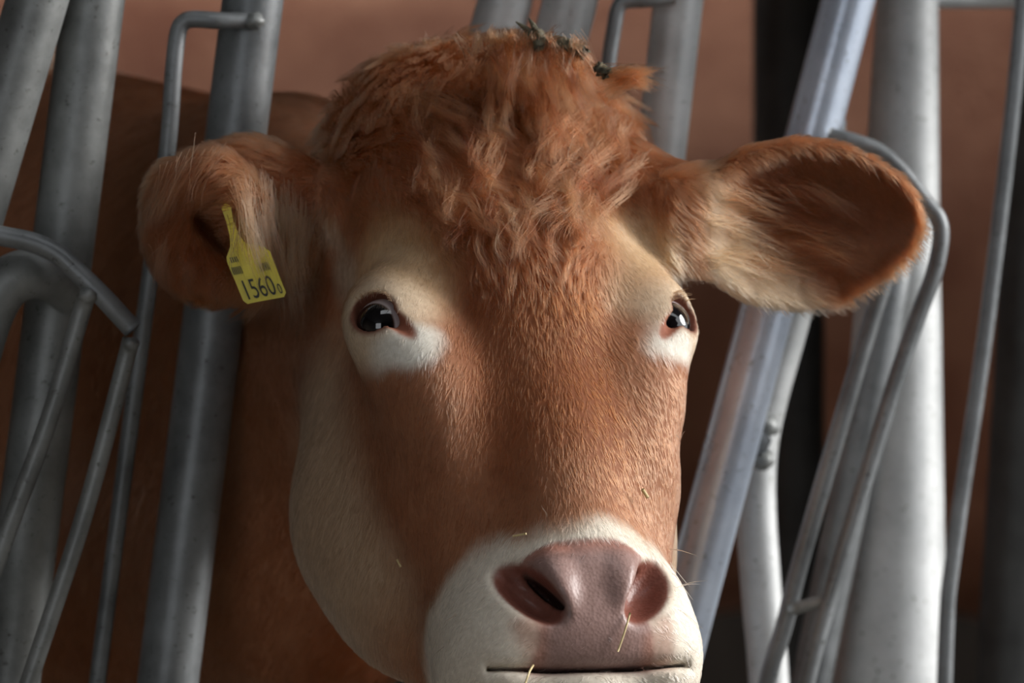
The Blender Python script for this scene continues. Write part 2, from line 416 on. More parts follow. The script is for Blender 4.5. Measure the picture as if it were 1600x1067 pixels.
# ---- coat colour from where on the animal a point lies
def mixc(c, d, w): return c*(1-w[:,None])+np.array(d)[None,:]*w[:,None]
EBALL = EYE+EOUT*0.0025
RIGHT_EYE = fromF(EBALL); LEFT_EYE = fromF(EBALL*np.array([-1,1,1]))
PALE = toF(P(500,400,0.10))*np.array([-1,1,1])
def pad_mask(f, a, n2):
    hw = np.interp(-f[:,2], [0.20,0.222,0.24,0.262,0.285,0.31], [0.0,0.050,0.052,0.040,0.047,0.050])
    return sstep(0.004, -0.004, a[:,0]-hw+0.003*n2)*sstep(-0.209,-0.217,f[:,2]+0.002*n2)*(f[:,1] < 0.075)*sstep(-0.312,-0.300,f[:,2]-0.3*(f[:,1]-0.045))
def coat(p):
    f = toF(p); a = f.copy(); a[:,0] = np.abs(a[:,0]); x, y, z = f[:,0], f[:,1], f[:,2]
    n1 = vnoise(p, 22, 1); n2 = vnoise(p, 60, 2); n3 = vnoise(p, 9, 3)
    c = np.tile(np.array([[0.26,0.106,0.052]]), (len(p),1))
    c = mixc(c, (0.235,0.082,0.034), sstep(-0.1, 0.7, n3+0.4*n1))
    w = np.clip(0.5+0.5*n2, 0, 1)*0.35; c = mixc(c, (0.40,0.19,0.10), w)
    br = sstep(0.085,0.04,a[:,0])*sstep(0.07,0.0,z)*sstep(-0.2,-0.1,z); c = mixc(c, (0.205,0.062,0.020), br*0.9)
    # paler, greyer cheek and the side of the face
    c = mixc(c, (0.49,0.36,0.245), sstep(0.085, 0.15, y)*sstep(0.11,0.02,z)*sstep(-0.24,-0.14,z)*sstep(0.36,0.28,y)*0.8)
    # pale brow and eye ring
    e = np.linalg.norm((a-EYE-np.array([-0.016,0.005,0.052]))/np.array([0.046,0.07,0.068]), axis=1)
    c = mixc(c, (0.53,0.37,0.22), sstep(1.25, 0.4, e+0.25*n1)*0.9)
    e = np.linalg.norm(a-EYE, axis=1); c = mixc(c, (0.62,0.50,0.36), sstep(0.047, 0.030, e+0.005*n1)*0.8)
    q = np.linalg.norm((a-EYE-np.array([-0.006,-0.012,-0.031]))/np.array([0.028,0.030,0.018]), axis=1)
    c = mixc(c, (0.70,0.66,0.58), sstep(1.3, 0.55, q+0.35*n1+0.2*n2))
    # pale hair between eye and ear
    e = np.linalg.norm((a-PALE)/np.array([0.03,0.03,0.055]), axis=1); c = mixc(c, (0.52,0.45,0.36), sstep(1.2,0.5,e+0.2*n2)*0.7)
    # white muzzle
    mz = z-0.022+0.35*np.clip(y-0.06, 0, 0.12)+0.10*np.clip(a[:,0]-0.03,0,1)+0.010*n1+0.006*n2
    mzc = sstep(-0.200, -0.230, mz)
    c = mixc(c, (0.70,0.63,0.53), mzc)
    c = mixc(c, (0.46,0.30,0.18), mzc*sstep(0.05,0.6,n3*0.6+n1*0.5+0.1)*sstep(-0.275,-0.235,z)*0.6)
    # ears
    q = (p-EB)@ER; w = sstep(0.012, 0.002, ear_right(p.astype(np.float32)))*sstep(-0.012, 0.012, q[:,0])
    ce = np.tile(np.array([[0.22,0.088,0.042]]), (len(p),1))
    ce = mixc(ce, (0.17,0.052,0.02), sstep(-0.2,0.7,n1*0.7+n3*0.5)*0.55)
    ce = mixc(ce, (0.48,0.36,0.24), sstep(0.070, 0.005, q[:,0]+q[:,1]*0.95+0.012*n1)*0.8)
    c = c*(1-w[:,None])+ce*w[:,None]
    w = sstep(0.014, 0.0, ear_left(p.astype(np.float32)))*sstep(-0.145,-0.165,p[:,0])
    ce = np.tile(np.array([[0.235,0.090,0.042]]), (len(p),1))  # folded ear's brown darkened to stand in for the shade on it
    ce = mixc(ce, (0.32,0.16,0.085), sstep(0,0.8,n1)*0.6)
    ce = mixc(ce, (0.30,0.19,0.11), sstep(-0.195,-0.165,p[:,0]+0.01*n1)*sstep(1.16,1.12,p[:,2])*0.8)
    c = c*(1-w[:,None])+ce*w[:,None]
    # bare skin: nose pad, nostrils, rim of the eyes, inner corner
    pad = pad_mask(f, a, n2)
    c = mixc(c, (0.30,0.19,0.168), pad)
    c = mixc(c, (0.36,0.155,0.11), pad*sstep(-0.232,-0.216,z+0.004*n1)*0.8)
    c = mixc(c, (0.17,0.10,0.085), pad*sstep(0.55,0.8,vnoise(p,95,12))*0.7)
    c = mixc(c, (0.42,0.20,0.14), sstep(0.020,0.006,np.abs(a[:,0]-0.052))*sstep(-0.262,-0.275,z)*sstep(-0.31,-0.295,z)*sstep(-0.3,0.5,n1+0.3)*(f[:,1]<0.08)*0.6)
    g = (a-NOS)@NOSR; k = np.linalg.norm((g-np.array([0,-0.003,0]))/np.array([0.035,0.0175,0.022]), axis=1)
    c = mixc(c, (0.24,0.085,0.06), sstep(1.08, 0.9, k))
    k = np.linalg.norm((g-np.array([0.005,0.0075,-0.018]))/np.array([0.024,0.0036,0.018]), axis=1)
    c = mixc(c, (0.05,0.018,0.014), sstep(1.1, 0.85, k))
    e3 = a-EYE; u = e3@EU; v_ = e3@EV; lens = np.maximum(np.hypot(u, v_-0.0040)-0.0198, np.hypot(u, v_+0.0040)-0.0198)
    k = sstep(0.0060, 0.0015, lens)*(e3@EOUT > 0)*sstep(0.033,0.030,np.linalg.norm(e3,axis=1))
    c = mixc(c, (0.16,0.055,0.032), k)
    k = cone(a.astype(np.float32), CAR0, CAR1, 0.006, 0.004); c = mixc(c, (0.27,0.095,0.055), sstep(0.004, 0.0, k))
    return np.clip(c, 0, 1)
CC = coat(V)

m, nt, b = mat('cow_hide')
at = nt.nodes.new('ShaderNodeAttribute'); at.attribute_name = 'coat'
n = noise(nt, 220, 3, 0.6)
mx = nt.nodes.new('ShaderNodeMix'); mx.data_type = 'RGBA'; mx.blend_type = 'MULTIPLY'; mx.inputs[0].default_value = 0.5
rp = ramp(nt, n.outputs[0], [(0.3, (0.6,0.55,0.5)), (0.7, (1,1,1))])
nt.links.new(at.outputs['Color'], mx.inputs[6]); nt.links.new(rp.outputs[0], mx.inputs[7]); nt.links.new(mx.outputs[2], b.inputs['Base Color'])
wt = nt.nodes.new('ShaderNodeAttribute'); wt.attribute_name = 'bare_skin'
mr = nt.nodes.new('ShaderNodeMapRange'); mr.inputs[3].default_value = 0.75; mr.inputs[4].default_value = 0.40
nt.links.new(wt.outputs['Fac'], mr.inputs[0]); nt.links.new(mr.outputs[0], b.inputs['Roughness'])
tc = nt.nodes.new('ShaderNodeTexCoord'); vo = nt.nodes.new('ShaderNodeTexVoronoi'); vo.inputs['Scale'].default_value = 380; nt.links.new(tc.outputs['Object'], vo.inputs['Vector'])
mm = nt.nodes.new('ShaderNodeMath'); mm.operation = 'MULTIPLY'; nt.links.new(vo.outputs['Distance'], mm.inputs[0]); nt.links.new(wt.outputs['Fac'], mm.inputs[1])
bump(nt, b, mm.outputs[0], 0.2, 0.0012)
cw = nt.nodes.new('ShaderNodeMath'); cw.operation = 'MULTIPLY'; cw.inputs[1].default_value = 0.12; nt.links.new(wt.outputs['Fac'], cw.inputs[0]); nt.links.new(cw.outputs[0], b.inputs['Coat Weight'])
b.inputs['Coat Roughness'].default_value = 0.15; b.inputs['Specular IOR Level'].default_value = 0.25
M['hide'] = m

cow_base = (-0.62, 1.2, 0.0)
cow = empty('cow', cow_base)
tag(cow, 'chestnut brown cow with a white muzzle and yellow ear tag looking through the feed fence', 'cow')
me = np_mesh('body', V-np.array(cow_base), F)
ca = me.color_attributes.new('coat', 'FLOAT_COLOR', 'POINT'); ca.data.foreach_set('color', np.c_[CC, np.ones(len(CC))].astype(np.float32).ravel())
_f = toF(V); _a = _f.copy(); _a[:,0] = np.abs(_a[:,0]); _g = (_a-NOS)@NOSR
bare = np.maximum(pad_mask(_f, _a, vnoise(V,60,2)), sstep(1.15, 0.95, np.linalg.norm(_g/np.array([0.035,0.0175,0.03]), axis=1)))
wa = me.attributes.new('bare_skin', 'FLOAT', 'POINT'); wa.data.foreach_set('value', bare.astype(np.float32))
body = link('body', me, M['hide'], cow)
print('cow verts', len(V), 'faces', len(F))

# ---- eyes
m, nt, b = mat('cow_eye')
tc = nt.nodes.new('ShaderNodeTexCoord'); sx = nt.nodes.new('ShaderNodeSeparateXYZ'); nt.links.new(tc.outputs['Object'], sx.inputs[0])
mr = nt.nodes.new('ShaderNodeMapRange'); mr.inputs[1].default_value = 0.0; mr.inputs[2].default_value = EYE_R; nt.links.new(sx.outputs[2], mr.inputs[0])
rp = ramp(nt, mr.outputs[0], [(0.0, (0.34,0.24,0.22)), (0.56, (0.46,0.40,0.41)), (0.62, (0.05,0.02,0.012)), (0.67, (0.004,0.003,0.004))])
nt.links.new(rp.outputs[0], b.inputs['Base Color']); b.inputs['Roughness'].default_value = 0.06; b.inputs['Coat Weight'].default_value = 0.6; b.inputs['Coat Roughness'].default_value = 0.02
M['eye'] = m
def eye_mesh():
    v, f = [], []; nu, nv = 40, 24
    for i in range(nv+1):
        th = math.pi*i/nv; r_ = EYE_R*(1+0.05*max(0, (math.cos(th)-0.75)/0.25))
        for k in range(nu):
            ph = 2*math.pi*k/nu; v.append((r_*math.sin(th)*math.cos(ph), r_*math.sin(th)*math.sin(ph), r_*math.cos(th)))
    for i in range(nv):
        for k in range(nu): f.append((i*nu+k, (i+1)*nu+k, (i+1)*nu+(k+1)%nu, i*nu+(k+1)%nu))
    return pymesh('eye', v, f)
for c_, gaze in ((LEFT_EYE, (-0.52,-0.85,0.02)), (RIGHT_EYE, (0.50,-0.85,0.14))):
    o = link('eye', eye_mesh(), M['eye'], cow); o.location = Vector(c_)-cow.location
    o.rotation_euler = Vector(gaze).to_track_quat('Z', 'Y').to_euler()

# ---- fur
def make_fur(name, parent, V, F, N, FA, count, density, flow, colour, seed, nclump=22, npt=5):
    r_ = np.random.default_rng(seed)
    fc = V[F].mean(1); w = FA*density(fc); w = w/w.sum()
    fi = r_.choice(len(F), count, p=w); a_, b_ = r_.random((2,count,1)); q = V[F[fi]]; nn = N[F[fi]]
    bil = lambda z: (z[:,0]*(1-a_)+z[:,1]*a_)*(1-b_)+(z[:,3]*(1-a_)+z[:,2]*a_)*b_
    p = bil(q); n_ = bil(nn); n_ /= np.linalg.norm(n_, axis=1)[:,None]+1e-9
    d, L, lift, clump, rad, wave = flow(p, n_, r_)
    d = d-n_*(d*n_).sum(1)[:,None]; d /= np.linalg.norm(d, axis=1)[:,None]+1e-9
    L = L*(0.65+0.5*r_.random(count))
    side = np.cross(n_, d)
    t = np.linspace(0, 1, npt)
    pts = np.empty((count, npt, 3))
    jit = r_.normal(0, 0.16, count)
    ph = vnoise(p, 26, 11)*4
    for k, tk in enumerate(t):
        lat = jit*tk + wave*(np.sin(ph+tk*4.2)-np.sin(ph))*0.35
        pts[:,k] = p + L[:,None]*(d*(tk*(1-0.10*lift[:,None]*tk)) + n_*(lift[:,None]*tk*(1.25-0.75*tk))[:,:] + side*lat[:,None]) - n_*0.0004
    # locks: pull towards the nearest guide strand
    nc = max(2, count//nclump); gi = r_.choice(count, nc, replace=False)
    kd = kdtree.KDTree(nc)
    for i, g in enumerate(gi): kd.insert(p[g], i)
    kd.balance(); fnd = kd.find
    near = np.array([fnd(x)[1] for x in p.tolist()]); g = gi[near]
    dist = np.linalg.norm(p-p[g], axis=1); ok = (dist < 0.02)*clump
    for k, tk in enumerate(t):
        pts[:,k] += (pts[g,k]-pts[:,k])*(ok*tk**1.2)[:,None]
    col = colour(p)*(0.80+0.36*r_.random((count,1)))*(0.88+0.24*r_.random((nc,1))[near])
    cu = bpy.data.hair_curves.new(name); cu.add_curves([npt]*count)
    off = np.array(parent.location)
    cu.attributes['position'].data.foreach_set('vector', (pts-off).astype(np.float32).ravel())
    ra = cu.attributes.get('radius') or cu.attributes.new('radius', 'FLOAT', 'POINT')
    ra.data.foreach_set('value', (rad[:,None]*np.interp(t, [0,0.5,1], [1,0.8,0.12])[None,:]).astype(np.float32).ravel())
    ca = cu.attributes.new('fur_colour', 'FLOAT_COLOR', 'CURVE'); ca.data.foreach_set('color', np.c_[np.clip(col,0,1), np.ones(count)].astype(np.float32).ravel())
    o = bpy.data.objects.new(name, cu); COL.objects.link(o); o.parent = parent; cu.materials.append(M['fur'])
    tag(o, kind='stuff'); return o
m = bpy.data.materials.new('cow_fur'); m.use_nodes = True; nt = m.node_tree
nt.nodes.remove(nt.nodes['Principled BSDF'])
hb = nt.nodes.new('ShaderNodeBsdfHairPrincipled'); hb.parametrization = 'COLOR'
at = nt.nodes.new('ShaderNodeAttribute'); at.attribute_name = 'fur_colour'
nt.links.new(at.outputs['Color'], hb.inputs['Color']); nt.links.new(hb.outputs[0], nt.nodes['Material Output'].inputs['Surface'])
hb.inputs['IOR'].default_value = 1.22; hb.inputs['Roughness'].default_value = 0.42; hb.inputs['Radial Roughness'].default_value = 0.55
M['fur'] = m

f32 = lambda p: p.astype(np.float32)
def fur_density(p):
    f = toF(p); a = f.copy(); a[:,0] = np.abs(a[:,0]); z = f[:,2]
    w = np.ones(len(p))
    w *= np.where(p[:,1] > 0.42, 0.16, 1); w *= np.where(p[:,1] > 0.9, 0.12, 1); w *= np.where(p[:,2] < 0.55, 0.3, 1)
    front = p[:,1] < 0.42
    w *= np.where(front & (f[:,1] < 0.16) & (z > 0.0), 1.4, 1)
    w *= 1-0.97*pad_mask(f, a, np.zeros(len(p)))
    e3 = a-EYE; u = e3@EU; v_ = e3@EV; lens = np.maximum(np.hypot(u, v_-0.0040)-0.0198, np.hypot(u, v_+0.0040)-0.0198)
    w *= np.where((lens < 0.003) & (e3@EOUT > 0) & (np.linalg.norm(e3,axis=1) < 0.032), 0, 1)
    w *= np.where(cone(f32(a), CAR0, CAR1, 0.006, 0.004) < 0.001, 0.05, 1)
    g = (a-NOS)@NOSR; w *= np.where(np.linalg.norm((g-np.array([0,-0.003,0]))/np.array([0.035,0.0175,0.03]), axis=1) < 1.1, 0.02, 1)
    er = ear_right(f32(p)) < 0.006; w *= np.where(er, 3.0, 1)
    return w
def fur_flow(p, n, r_):
    f = toF(p); a = f.copy(); a[:,0] = np.abs(a[:,0]); x, y, z = f.T; sg = np.sign(x)
    c = len(p); one = np.ones(c)
    d = np.stack([0.35*sg*sstep(0.0,0.05,a[:,0]), 0.25*one, -one], 1)                 # down the face, outwards
    lim = np.interp(z, [-0.03,0.02,0.09,0.16,0.22], [0.03,0.05,0.080,0.115,0.15]); fh = sstep(-0.03, 0.07, z)*sstep(0.22, 0.14, y)*sstep(0.018,-0.018,a[:,0]-lim)
    whirl = np.stack([-0.85*sg*sstep(0.0,0.05,a[:,0])+1.0*vnoise(p,16,5), 0*one, -one+0.6*vnoise(p,16,6)], 1)
    d = d*(1-fh[:,None])+whirl*fh[:,None]
    ck = sstep(0.09, 0.15, y)*sstep(0.12, 0.04, z); d = d*(1-ck[:,None])+np.stack([0.1*sg, 0.9*one, -0.6*one], 1)*ck[:,None]
    mz = sstep(-0.20,-0.24,z); d = d*(1-mz[:,None])+np.stack([0.8*sg, 0.5*one, -0.6*one], 1)*mz[:,None]
    poll = sstep(0.13, 0.27, z)*sstep(0.30,0.22,y)
    d = d*(1-poll[:,None])+np.stack([0.25*sg+0.6*vnoise(p,14,8), -0.3*one, -0.9*one], 1)*poll[:,None]
    D = d@HR.T
    L = 0.010*one; L = L*(1-fh)+0.030*fh; L = L*(1-mz)+0.0065*mz; L = L*(1-poll)+0.052*poll; L = np.where(ck > 0.5, 0.012, L)
    e = np.linalg.norm(a-EYE, axis=1); L *= np.where(e < 0.05, 0.55, 1)
    lift = 0.22*one+0.16*fh+0.25*poll; clump = 0.25*one+0.40*fh+0.1*poll; wave = 0.05*one+0.22*fh+0.1*poll
    # whole body: hair lies back and down
    bd = sstep(0.25, 0.36, p[:,1])
    bd = np.where(y > 0.30, 1, bd); D = D*(1-bd[:,None])+np.array([[-0.35,0.3,-0.9]])*bd[:,None]; L = L*(1-bd)+0.018*bd
    # ears
    er = (ear_right(f32(p)) < 0.010) & (((p-EB)@ER)[:,0] > -0.04) & (p[:,0] > 0.118); q = (p-EB)@ER; inn = (n@e_n) > 0.2
    De = e_s[None,:]*(0.9+0.3*vnoise(p,20,4)[:,None])-e_t[None,:]*np.where(inn, 0.75, 0.2*np.sign(-q[:,1]))[:,None]
    D = np.where(er[:,None], De, D); L = np.where(er, np.where(inn, 0.020, 0.011), L); lift = np.where(er, 0.3, lift); clump = np.where(er, 0.2, clump); wave = np.where(er, 0.12, wave)
    rim = er & (np.abs(n@e_n) < 0.6); D = np.where(rim[:,None], n*0.3+e_s*0.6-e_t*0.35, D); lift = np.where(rim, 0.8, lift); L = np.where(rim, 0.012, L)
    el = (ear_left(f32(p)) < 0.008) & (p[:,0] < -0.155)
    up = sstep(1.12, 1.17, p[:,2])[:,None]
    Dl = np.array([[-0.55,-0.2,-0.35]])*up+np.array([[-0.15,-0.1,-0.9]])*(1-up)+0.35*np.stack([vnoise(p,20,7),0*one,vnoise(p,20,9)],1)
    D = np.where(el[:,None], Dl, D); L = np.where(el, 0.026, L); lift = np.where(el, 0.35, lift); clump = np.where(el, 0.5, clump); wave = np.where(el, 0.2, wave)
    hang = el & (p[:,0] > -0.20) & (p[:,2] < 1.15); L = np.where(hang, 0.050, L); D = np.where(hang[:,None], np.array([[0.05,-0.12,-1.0]]), D)
    rad = np.where(L > 0.02, 0.00030, 0.00026)
    rad = np.where(p[:,1] > 0.42, 0.0006, rad)
    return D, L, lift, clump, rad, wave
make_fur('fur', cow, V, F, N, FA, 260000, fur_density, fur_flow, coat, 3)

# ---- ear tag
m, nt, b = mat('yellow_plastic'); n = noise(nt, 60, 4); c = ramp(nt, n.outputs[0], [(0.3, (0.52,0.42,0.02)), (0.7, (0.68,0.58,0.03))])
nt.links.new(c.outputs[0], b.inputs['Base Color']); b.inputs['Roughness'].default_value = 0.4; M['yellow'] = m
m, nt, b = mat('black_print'); b.inputs['Base Color'].default_value = (0.02,0.02,0.015,1); b.inputs['Roughness'].default_value = 0.6; M['print'] = m
TY = 0.054; TS = 0.00003
out = [(346,325),(352,318),(361,322),(365,345),(374,368),(384,380),(400,383),(413,386),(423,394),(436,430),(447,457),(444,464),(400,472),(387,475),(380,470),(366,436),(355,410),(354,402),(360,385),(359,368),(354,348)]
tp = [P(x, y, TY+TS*(474-y)) for x, y in out]
root = P(390, 430, TY); off = np.array(cow.location)
nrm = np.array([0,1.0,-0.06]); nrm /= np.linalg.norm(nrm)
v = [q-off-nrm*0.001 for q in tp]+[q-off+nrm*0.001 for q in tp]; k = len(tp)
f = [tuple(range(k)), tuple(range(2*k-1, k-1, -1))]+[(i, k+i, k+(i+1)%k, (i+1)%k) for i in range(k)]
ear_tag = link('ear_tag', pymesh('ear_tag', v, f, False), M['yellow'], cow); ear_tag['label'] = 'yellow plastic tag with black printed digits'
tu = P(446,462,TY+TS*12)-P(384,474,TY); tu /= np.linalg.norm(tu); tv = P(355,405,TY+TS*69)-P(384,474,TY); tv /= np.linalg.norm(tv)
nz = np.cross(tu, tv); nz /= np.linalg.norm(nz)
if nz[1] > 0: nz = -nz
def tag_text(name, txt, px, py, size):
    cu = bpy.data.curves.new(name, 'FONT'); cu.body = txt; cu.size = size; cu.extrude = 0.0002
    t = bpy.data.objects.new(name, cu); COL.objects.link(t); dg = bpy.context.evaluated_depsgraph_get()
    me = bpy.data.meshes.new_from_object(t.evaluated_get(dg)); bpy.data.objects.remove(t)
    p0 = P(px, py, TY+TS*(474-py))-nrm*0.0014-off
    me.transform(Matrix(((tu[0]*0.56,tv[0],nz[0],p0[0]),(tu[1]*0.56,tv[1],nz[1],p0[1]),(tu[2]*0.56,tv[2],nz[2],p0[2]),(0,0,0,1))))
    me.materials.clear(); return link(name, me, M['print'], ear_tag)
tag_text('digits', '1560', 384, 469, 0.0235)
tag_text('small_digit', '0', 437, 459, 0.012)
bars_v, bars_f = [], []
def bar(px, py, w, h):
    p0 = P(px, py, TY+TS*(474-py))-nrm*0.0013-off; n0 = len(bars_v)
    for a_, c_, e_ in ((0,0,0),(w,0,0),(w,h,0),(0,h,0),(0,0,1),(w,0,1),(w,h,1),(0,h,1)): bars_v.append(p0+tu*a_+tv*c_-nrm*0.0002*e_)
    for q in ((0,1,2,3),(4,5,6,7),(0,1,5,4),(1,2,6,5),(2,3,7,6),(3,0,4,7)): bars_f.append(tuple(n0+i for i in q))
for i in range(6): bar(366+2.6*i, 430-0.5*i, 0.0007, 0.0065)
for i in range(6): bar(409+2.6*i, 424-0.5*i, 0.0007, 0.0065)
for i in range(4): bar(362+3.2*i, 411-0.6*i, 0.0009, 0.0045)
link('printed_bars', pymesh('printed_bars', bars_v, bars_f, False), M['print'], ear_tag)

# ------------------------------------------------------------------ feed fence
def extend(p0, p1, zlo, zhi):
    """line through two seen points, continued down and up to heights"""
    p0, p1 = np.array(p0), np.array(p1); d = (p1-p0)/(p1-p0)[2]
    return np.linspace(p0+d*(zhi-p0[2]), p0+d*(zlo-p0[2]), 12)
fence = empty('feed_fence', (0.0, 0.40, 0.0))
tag(fence, 'galvanised steel feed fence of upright tubes behind the cow head', 'fence')
ZT, ZB = 1.62, 0.12
px_r = lambda px, y: px/2.0/FPX*(y+4.0)
def post(a, b_, y, wpx, m, ylo=None, name='post', parent=fence):
    return tube(name, extend(P(*a, y), P(*b_, ylo if ylo is not None else y), ZB, ZT), px_r(wpx, y), m, parent)
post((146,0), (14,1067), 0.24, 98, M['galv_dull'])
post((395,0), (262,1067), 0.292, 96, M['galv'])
post((1060,0), (1037,200), 0.50, 78, M['galv_lit'])
# bent tubes behind the head
for x in (789, 891):
    tube('bent_post', smooth_path([P(x+100,-520,0.52), P(x+40,-180,0.52), P(x,0,0.52), P(x-22,100,0.52), P(x-22,240,0.52), P(x+8,420,0.51), P(x+34,640,0.50), P(x+42,1100,0.50), P(x+42,2150,0.48)]), px_r(86, 0.5), M['galv_lit'], fence)
tube('column', extend(P(1418,0,0.72), P(1384,1067,0.72), 0.0, 2.6)[::-1], np.interp(np.linspace(0,2.6,12), [0,0.74,1.36,2.6], [0.085,0.0565,0.0268,0.022]), M['galv_lit'], fence, 32)
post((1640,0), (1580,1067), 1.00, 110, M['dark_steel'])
tube('post', smooth_path([P(1408,300,0.71), P(1388,460,0.66), P(1330,760,0.66), P(1268,1067,0.66), P(1215,1400,0.66), P(1180,2050,0.66)]), px_r(62,0.66), M['galv'], fence)
tube('rod', smooth_path([P(1610,-400,0.62), P(1598,0,0.62), P(1545,480,0.62), P(1492,850,0.62), P(1478,1000,0.62), P(1470,1400,0.62), P(1470,2100,0.62)]), px_r(25, 0.6), M['galv'], fence, 16)
# bent rods welded to posts
def weld(pt, rr, parent, name='weld', m='galv_dull'):
    v, f = [], []; nu, nv = 12, 8; off = np.zeros(3); q = parent
    while q: off = off+np.array(q.location); q = q.parent
    rg = random.Random(int(abs(pt[0])*1e5))
    for i in range(nv+1):
        th = math.pi*i/nv
        for k in range(nu):
            ph = 2*math.pi*k/nu; s_ = rr*(0.85+0.3*rg.random()) if 0 < i < nv else rr
            v.append(np.array(pt)-off+s_*np.array([math.sin(th)*math.cos(ph), math.sin(th)*math.sin(ph), 0.8*math.cos(th)]))
    for i in range(nv):
        for k in range(nu): f.append((i*nu+k, (i+1)*nu+k, (i+1)*nu+(k+1)%nu, i*nu+(k+1)%nu))
    return link(name, pymesh(name, v, f), M[m], parent)
rd = tube('bent_rod', smooth_path([P(396,33,0.262), P(340,32,0.25), P(305,30,0.25), P(288,34,0.25), P(278,52,0.25), P(271,110,0.25), P(262,230,0.255), P(236,420,0.265), P(212,600,0.27), P(152,1067,0.28), P(110,1400,0.28), P(70,2150,0.28)]), px_r(27, 0.25), M['galv'], fence, 16)
weld(P(397,33,0.258), 0.009, rd)
tube('bent_rod', smooth_path([P(1052,-4,0.455), P(1010,0,0.45), P(978,2,0.45), P(966,12,0.45), P(960,40,0.45), P(950,110,0.45), P(938,260,0.45), P(960,500,0.45), P(985,1100,0.45), P(990,2150,0.46)]), px_r(24, 0.45), M['galv'], fence, 16)
tube('top_rail', np.linspace((-1.4,0.18,ZT),(1.6,0.72,ZT),10), 0.028, M['galv'], fence)
tube('bottom_rail', np.linspace((-1.4,0.18,ZB+0.06),(1.6,0.72,ZB+0.06),10), 0.028, M['galv'], fence)
tube('rear_rail', np.linspace(P(1440,-4,0.80), P(2600,-4,0.80), 10), px_r(34, 0.8), M['galv_lit'], fence)
for x, y in ((-1.0,0.25),(1.3,0.667)):
    tube('support_leg', np.linspace((x,y,0.0),(x,y,ZT),8), 0.032, M['galv'], fence)

# tilting yoke bars
def yoke(label, base):
    o = empty('yoke_bar', base); tag(o, label, 'yoke bar', 'tilting yoke bars of the feed fence'); return o
yk = yoke('slanting steel yoke bar with curved rod at the left edge of the photo', (-0.6,0.18,0.1))
tube('tube', extend(P(58,0,0.19), P(-44,345,0.19), 0.52, ZT), px_r(97, 0.19), M['galv_dull'], yk)
tube('elbow', smooth_path([P(114,455,0.21), P(80,432,0.185), P(42,428,0.165), P(8,446,0.16), P(-18,490,0.16), P(-40,560,0.16), P(-110,800,0.16), P(-190,1100,0.16), P(-240,1500,0.17), P(-250,2200,0.19)]), px_r(80, 0.17), M['galv_dull'], yk)
rd = tube('curved_rod', smooth_path([P(-60,352,0.135), P(0,368,0.135), P(48,378,0.135), P(88,396,0.135), P(120,424,0.135), P(160,463,0.135), P(207,514,0.14)]), px_r(32, 0.13), M['galv'], yk, 18)
weld(P(138,462,0.128), 0.008, rd); weld(P(205,538,0.132), 0.007, rd)
tube('rod', smooth_path([P(134,466,0.138), P(75,660,0.14), P(5,850,0.14), P(-80,1100,0.14), P(-150,1500,0.15), P(-170,2200,0.18)]), px_r(29, 0.14), M['galv_dull'], yk, 16)
tube('rod', smooth_path([P(205,530,0.142), P(133,800,0.142), P(47,1060,0.142), P(-15,1260,0.145), P(-60,1600,0.16), P(-70,2200,0.2)]), px_r(28, 0.14), M['galv_dull'], yk, 16)
yk = yoke('bright slanting steel yoke bar with a rod loop, behind the outstretched untagged ear', (0.2,0.55,0.1))
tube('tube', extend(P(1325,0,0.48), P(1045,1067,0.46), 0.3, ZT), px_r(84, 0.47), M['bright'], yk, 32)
bt = tube('bent_tube', smooth_path([P(1290,190,0.49), P(1278,310,0.54), P(1236,490,0.56), P(1200,620,0.56), P(1184,700,0.56), P(1181,790,0.56), P(1190,930,0.56), P(1203,1100,0.56), P(1212,1500,0.56), P(1212,2080,0.56)]), px_r(64, 0.56), M['galv_lit'], yk)
# bolt with nut through the bent tube
bo = tube('bolt', [P(1186,690,0.545), P(1186,690,0.535), P(1186,690,0.522), P(1186,690,0.505)], px_r(40, 0.5), M['galv'], bt, 6)
weld(P(1194,664,0.525), 0.0135, bt, 'washer'); weld(P(1190,718,0.525), 0.012, bt, 'washer')
tube('rod_loop', smooth_path([P(1296,212,0.445), P(1335,222,0.44), P(1375,238,0.44), P(1412,272,0.44), P(1448,318,0.44), P(1466,342,0.44), P(1470,372,0.44), P(1460,425,0.44), P(1436,490,0.44), P(1398,600,0.44), P(1336,800,0.44), P(1294,940,0.44), P(1255,1090,0.44), P(1215,1300,0.45), P(1190,1600,0.47), P(1185,2100,0.5)]), px_r(27, 0.44), M['galv'], yk, 16)
tube('rod', smooth_path([P(1420,330,0.46), P(1368,480,0.46), P(1305,690,0.45), P(1250,880,0.45), P(1226,975,0.45), P(1196,1080,0.45), P(1160,1300,0.46), P(1140,1600,0.47), P(1135,2100,0.5)]), px_r(28, 0.45), M['galv'], yk, 16)
tube('cross_rod', np.linspace(P(1232,953,0.446), P(1292,938,0.44), 6), px_r(20, 0.44), M['galv_dull'], yk, 14)

